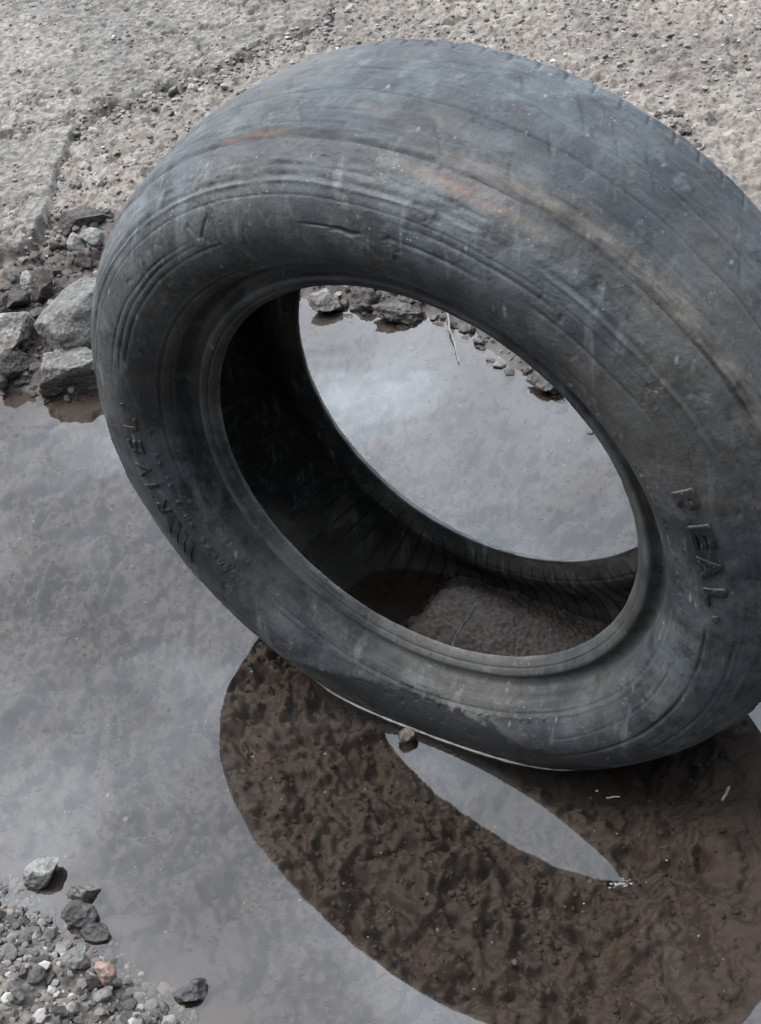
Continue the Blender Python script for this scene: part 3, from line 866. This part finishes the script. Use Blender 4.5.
# fine gravel: beyond counting
def gravel(name, n, xr, yr, test, smin, smax, mat, below=None, kind='stuff'):
    P = np.stack([rng.uniform(*xr, n * 6), rng.uniform(*yr, n * 6)], -1)
    z, road, dry, crumb, sd, slab = terrain(P[:, 0], P[:, 1])
    m = test(P, sd, slab)
    if below: m &= z < -below - .004
    P, z = P[m][:n], z[m][:n]; n = len(P)
    lib = [rock_verts(900 + i, 1, 2 if below else 5, .12, .5, .85) for i in range(12)]
    Vs, Fs, base = [], [], 0
    for i in range(n):
        V, Fc = lib[i % 12]
        s = smin * (smax / smin) ** (rng.random() ** 2.2)
        if below: s = min(s, (-z[i] - .0015) * .75)
        a = rng.uniform(0, 6.28); c_, s_ = math.cos(a), math.sin(a)
        W = V * s * rng.uniform(.6, 1.2, 3)
        W = np.stack([W[:, 0] * c_ - W[:, 1] * s_, W[:, 0] * s_ + W[:, 1] * c_, W[:, 2] * .8], -1) + (P[i, 0], P[i, 1], z[i] + s * .25)
        Vs.append(W); Fs.append(Fc + base); base += len(V)
    o = mesh_np(name, np.concatenate(Vs), np.concatenate(Fs), mat, smooth=bool(below), attrs=dict(tint=np.repeat(rng.random(n), len(lib[0][0]))))
    return tag(o, kind=kind)


def gravel_mat(name, stops):
    t = NT(name)
    c = t.ramp(t.attr('tint'), stops)
    pos = t.n('NewGeometry').outputs['Position']
    c = t.mix(t.math('MULTIPLY', t.noise(pos, 260, 4, .7), .5), c, (.06, .054, .049))
    c = t.mix(1.0, c, (.68, .68, .68), 'MULTIPLY')
    p = t.n('BsdfPrincipled', i_Roughness=.93); t.link(c, p.inputs['Base Color']); t.link(p.outputs[0], t.out.inputs[0])
    return t.m


G_road = gravel_mat('road_grit', [(0, (.06, .055, .05)), (.3, (.13, .12, .11)), (.6, (.18, .158, .145)), (.9, (.24, .21, .195)), (1, (.4, .38, .36))])
G_mud = gravel_mat('rubble_grit', [(0, (.018, .013, .011)), (.5, (.045, .034, .029)), (.9, (.085, .068, .058)), (1, (.2, .185, .17))])
G_heap = gravel_mat('heap_grit', [(0, (.035, .030, .027)), (.5, (.10, .088, .078)), (.9, (.18, .16, .145)), (1, (.34, .32, .30))])
tag(gravel('gravel', 7000, (-.62, .85), (1.68, 2.75), lambda P, sd, sl: (sl < .5) & (sd > .04) & (rng.random(len(sl)) < .25 + .75 * (yedge(P) < .055)), .0014, .0056, G_road), 'fine pale gravel on the crumbled road surface', 'gravel', kind='stuff')
tag(gravel('grit', 3600, (-.62, .25), (1.64, 2.75), lambda P, sd, sl: (sl > .3) & (rng.random(len(sl)) < np.where(sl < .999, 1.0, .16)), .0012, .0040, G_road), 'sparse grit lying on the worn grey road', 'grit', kind='stuff')
tag(gravel('rubble_grit', 4200, (-.62, .5), (1.15, 1.75), lambda P, sd, sl: (sd > .0) & (sl < .5), .002, .0085, G_mud), 'fine dark rubble and soil on the slope above the water', 'rubble', kind='stuff')
tag(gravel('heap_gravel', 4200, (-.55, -.15), (.42, .78), lambda P, sd, sl: sd > -.004, .0015, .006, G_heap), 'fine gravel filling the heap at lower left', 'gravel', kind='stuff')

G_clod = gravel_mat('mud_crumb', [(0, (.011, .0078, .0066)), (.3, (.021, .015, .0125)), (.8, (.029, .0215, .018)), (.975, (.040, .030, .0255)), (.985, (.13, .115, .105)), (1, (.22, .205, .19))])
tag(gravel('mud_crumbs', 11000, (-.50, .50), (.46, 1.40), lambda P, sd, sl: sd < -.03, .0008, .0034, G_clod, .0035), 'loose crumbs of brown mud lying on the puddle bottom', 'mud', kind='stuff')

# ------------------------------------------------------------------ mud lying inside the tyre
def mud_pile():
    n_u, n_v = 300, 160
    # along the tyre (u, angle from its foot) and across (axle direction)
    us = np.linspace(-.20, .20, n_u); ws = np.linspace(-.090, .085, n_v)
    U, W = np.meshgrid(us, ws); U_, W_ = U.ravel(), W.ravel()
    n = fbm(np.stack([U_ * 26, W_ * 26, U_ * 0 + 3], -1), 5, .58)
    crest = .041 * np.exp(-np.where(U_ < -.034, ((U_ + .034) / .036) ** 2, ((U_ + .034) / .105) ** 2) - ((W_ + .012) / .055) ** 2) + .010 * np.exp(-((U_ - .10) / .06) ** 2 - ((W_ + .03) / .04) ** 2)
    zt = -.010 + crest * .95 + .006 * n + .0030 * fbm(np.stack([U_ * 260, W_ * 260, U_ * 0], -1), 4, .65) + .012
    zt = zt - .034 * sstep(-.055, -.105, U_ + .02 * n)
    edge = np.minimum(sstep(.20, .15, np.abs(U_)), np.minimum(sstep(-.090, -.070, W_), sstep(.085, .065, W_)))
    zt = zt * edge + (1 - edge) * -.06
    P = TC[None] * [1, 1, 0] + U_[:, None] * uu + W_[:, None] * nrm; P[:, 2] = zt
    ix = np.arange(n_u * n_v).reshape(n_v, n_u)
    Fc = np.stack([ix[:-1, :-1], ix[:-1, 1:], ix[1:, 1:], ix[1:, :-1]], -1).reshape(-1, 4)
    # close it underneath
    B = P.copy(); B[:, 2] = -.062
    rim = np.r_[ix[0, :], ix[1:, -1], ix[-1, -2::-1], ix[-2:0:-1, 0]]
    N = len(P); r2 = np.roll(rim, -1)
    Fs = np.stack([rim, rim + N, r2 + N, r2], -1)
    o = mesh_np('mud_pile', np.vstack([P, B]), np.vstack([Fc, Fs, (Fc + N)[:, ::-1]]), M_mud)
    return tag(o, 'lump of wet brown mud lying inside the bottom of the tyre', 'mud')


mud_pile()


# ------------------------------------------------------------------ small things on the water
def tube(name, pts, rad, mat, label, cat, group=None, kind=None, seg=8):
    pts = [Vector(p) for p in pts]; V, Fc = [], []
    for i, p in enumerate(pts):
        d = (pts[min(i + 1, len(pts) - 1)] - pts[max(i - 1, 0)]).normalized()
        a = d.cross(Vector((0, 0, 1))); a = a.normalized() if a.length > 1e-4 else Vector((1, 0, 0)); b = a.cross(d)
        r = rad[i] if hasattr(rad, '__len__') else rad
        for k in range(seg):
            t = 2 * math.pi * k / seg; V.append(tuple(p + a * (r * math.cos(t)) + b * (r * math.sin(t))))
    for i in range(len(pts) - 1):
        for k in range(seg):
            k2 = (k + 1) % seg; Fc.append((i * seg + k, i * seg + k2, (i + 1) * seg + k2, (i + 1) * seg + k))
    o = mesh_np(name, V, Fc, mat)
    return tag(o, label, cat, group, kind)


def wline(r_list=None):
    """where the near sidewall and shoulder meet the water"""
    prof = np.vstack([resample(catmull(TREAD), .001)[::-1][30:], resample(catmull(SIDE), .001)[::-1]])
    out = []
    for s in (-1, 1):
        L = []
        for r, z in prof:
            k = -TC[2] / r
            if abs(k) < 1:
                th = math.asin(k); th = th if s > 0 else math.pi - th
                q = TC + nrm * z + r * (math.cos(th) * uu + math.sin(th) * vv); L.append(q)
        out.append(np.array(L))
    return out


WL = wline()
ring = np.vstack([WL[0], WL[1][::-1]])                      # left side round the near face to the right side
ctr = ring.mean(0)
ring_o = ring + (lambda d: d / np.linalg.norm(d, axis=1)[:, None])(ring - (TC * [1, 1, 0])) * .0008
kx = np.r_[0, np.cumsum(np.linalg.norm(np.diff(ring_o, axis=0), axis=1))]
qq = np.linspace(kx[-1] * .12, kx[-1] * .80, 120)
pts = np.stack([np.interp(qq, kx, ring_o[:, i]) for i in range(3)], -1)
print('waterline', pts[0], pts[-1], len(pts))
nn = fbm(np.stack([qq * 60, qq * 0, qq * 0], -1), 3)
tube('meniscus_line', [(p[0], p[1], .0006) for p in pts], list(np.clip(.0013 + .0010 * nn, .0005, .0022)), M_scum_glint,  # pale tube imitates the sky glint on the water's meniscus
     'thin pale line standing in for the bright meniscus along the waterline of the tyre', 'foam', kind='stuff')


def jit(a, b, n, amp, seed, z0, z1):
    rg = np.random.default_rng(seed); a, b = Vector(a), Vector(b); out = []
    for i in range(n):
        f_ = i / (n - 1); p = a.lerp(b, f_); k = math.sin(f_ * math.pi)
        out.append((p.x + amp * k * rg.normal(), p.y + amp * k * rg.normal(), z0 + (z1 - z0) * f_))
    return out


tube('dry_stalk', jit(px(447, 314, .004), px(459, 362, .002), 9, .0012, 3, .012, .002), [.0011] * 5 + [.0008] * 4, M_straw,
     'thin pale dry stalk lying in the water, seen through the tyre', 'stalk')
tube('twig', jit(px(722, 801, .001), px(729, 788, .001), 5, .0005, 5, .0015, .0025), .0012, M_straw,
     'short pale twig floating by the right of the tyre', 'twig')
tube('twig', jit(px(606, 798, .001), px(620, 797, .001), 5, .0005, 6, .0010, .0010), .0006, M_straw,
     'hair thin pale twig floating under the foot of the tyre', 'twig')
tube('twig', jit(px(449, 648, .045), px(478, 612, .045), 7, .0012, 8, .040, .058), .0013, M_dark,
     'dark twig stuck in the mud inside the tyre', 'twig')


def scum(name, cx, cy, rx, ry, seed, n, label):
    rg = np.random.default_rng(seed); V, Fc, base = [], [], 0
    for i in range(n):
        a = rg.uniform(0, 6.28); q = rg.random() ** .6 if n != 60 or 'patch' not in name else abs(rg.normal()) * .55
        p = px(cx + rx * q * math.cos(a), cy + ry * q * math.sin(a), 0)
        s = .00025 + .0007 * rg.random() ** 3 if n != 60 or 'patch' not in name else .0002 + .0008 * rg.random() ** 2
        W, Fi = ICO[2]
        V.append(W * s * np.array([1.4, 1, .3 if (n == 60 and 'patch' in name) else .5]) + (p.x, p.y, .0003)); Fc.append(Fi + base); base += len(W)
    o = mesh_np(name, np.concatenate(V), np.concatenate(Fc), M_scum_glint)
    return tag(o, label, 'foam', kind='stuff')


scum('foam_patch', 622, 884, 17, 5, 4, 60, 'small whitish patch of foam at the tip of the bright reflection')
scum('floating_specks', 200, 640, 190, 330, 9, 60, 'tiny pale specks floating on the left half of the puddle')
scum('floating_specks', 520, 850, 260, 150, 10, 50, 'tiny pale specks floating in front of the tyre')

# ------------------------------------------------------------------ sky and sun (bright overcast, brightest ahead of the camera)
SUN_EL, SUN_AZ = math.radians(60), math.radians(-72)         # azimuth clockwise from +Y
w = bpy.data.worlds.new('World'); scene.world = w; w.use_nodes = True
nt = w.node_tree; nt.nodes.clear()


class WT(NT):
    def __init__(self, t): self.t = t


W_ = WT(nt)
out = nt.nodes.new('ShaderNodeOutputWorld')
sky = W_.n('TexSky', sky_type='NISHITA', sun_disc=False, sun_elevation=SUN_EL, sun_rotation=SUN_AZ, air_density=1.0, dust_density=3.0)
gen = W_.n('TexCoord').outputs['Generated']
hs = W_.n('HueSaturation', i_Saturation=.30); W_.link(sky.outputs[0], hs.inputs['Color'])
# cloud deck on a plane overhead
sep = W_.n('SeparateXYZ', i_0=gen)
den = W_.math('MAXIMUM', W_.math('ADD', sep.outputs['Z'], .12), .05)
cv = W_.n('CombineXYZ'); W_.link(W_.math('DIVIDE', sep.outputs['X'], den), cv.inputs[0]); W_.link(W_.math('DIVIDE', sep.outputs['Y'], den), cv.inputs[1])
cl = W_.noise(cv.outputs[0], 3.6, 6, .52)
cloud = W_.ramp(cl, [(.36, .70), (.50, .95), (.62, 1.65)])
ahead = W_.math('ADD', .80, W_.math('MULTIPLY', sep.outputs['Y'], .75))
base = W_.mix(.72, hs.outputs[0], (4.0, 4.55, 5.15))
colr = W_.mix(1.0, base, cloud, 'MULTIPLY')
nrm_ = W_.n('VectorMath', operation='NORMALIZE'); W_.link(gen, nrm_.inputs[0])
dot = W_.n('VectorMath', operation='DOT_PRODUCT'); W_.link(nrm_.outputs[0], dot.inputs[0]); dot.inputs[1].default_value = Vector((.10, .80, .585)).normalized()
glow = W_.math('MULTIPLY', W_.ramp(dot.outputs['Value'], [(.94, 0), (.985, .6), (1, 1)]), 1.25)      # thin bright cloud ahead
zen = W_.math('MULTIPLY', W_.ramp(sep.outputs['Z'], [(.68, 0), (.86, 1)]), 1.15)
colr = W_.mix(1.0, colr, W_.math('ADD', 1.0, W_.math('ADD', glow, zen)), 'MULTIPLY')
colr = W_.mix(1.0, colr, ahead, 'MULTIPLY')
bg = W_.n('Background', i_Strength=.12); W_.link(colr, bg.inputs['Color'])
W_.link(bg.outputs[0], out.inputs['Surface'])

sl = bpy.data.lights.new('sun', 'SUN'); sl.energy = .85; sl.angle = math.radians(30); sl.color = (1, .96, .9)
so = bpy.data.objects.new('sun', sl); C.objects.link(so)
sd_ = Vector((math.sin(SUN_AZ) * math.cos(SUN_EL), math.cos(SUN_AZ) * math.cos(SUN_EL), math.sin(SUN_EL)))
so.rotation_euler = (-sd_).to_track_quat('-Z', 'Y').to_euler(); so.location = sd_ * 5

vs = scene.view_settings
vs.view_transform = 'Standard'; vs.look = 'None'; vs.exposure = 2.42; vs.gamma = 1; vs.use_curve_mapping = False
scene.render.engine = 'CYCLES'
scene.cycles.max_bounces = 8; scene.cycles.transparent_max_bounces = 8
scene.cycles.use_denoising = True
scene.cycles.denoising_prefilter = 'ACCURATE'
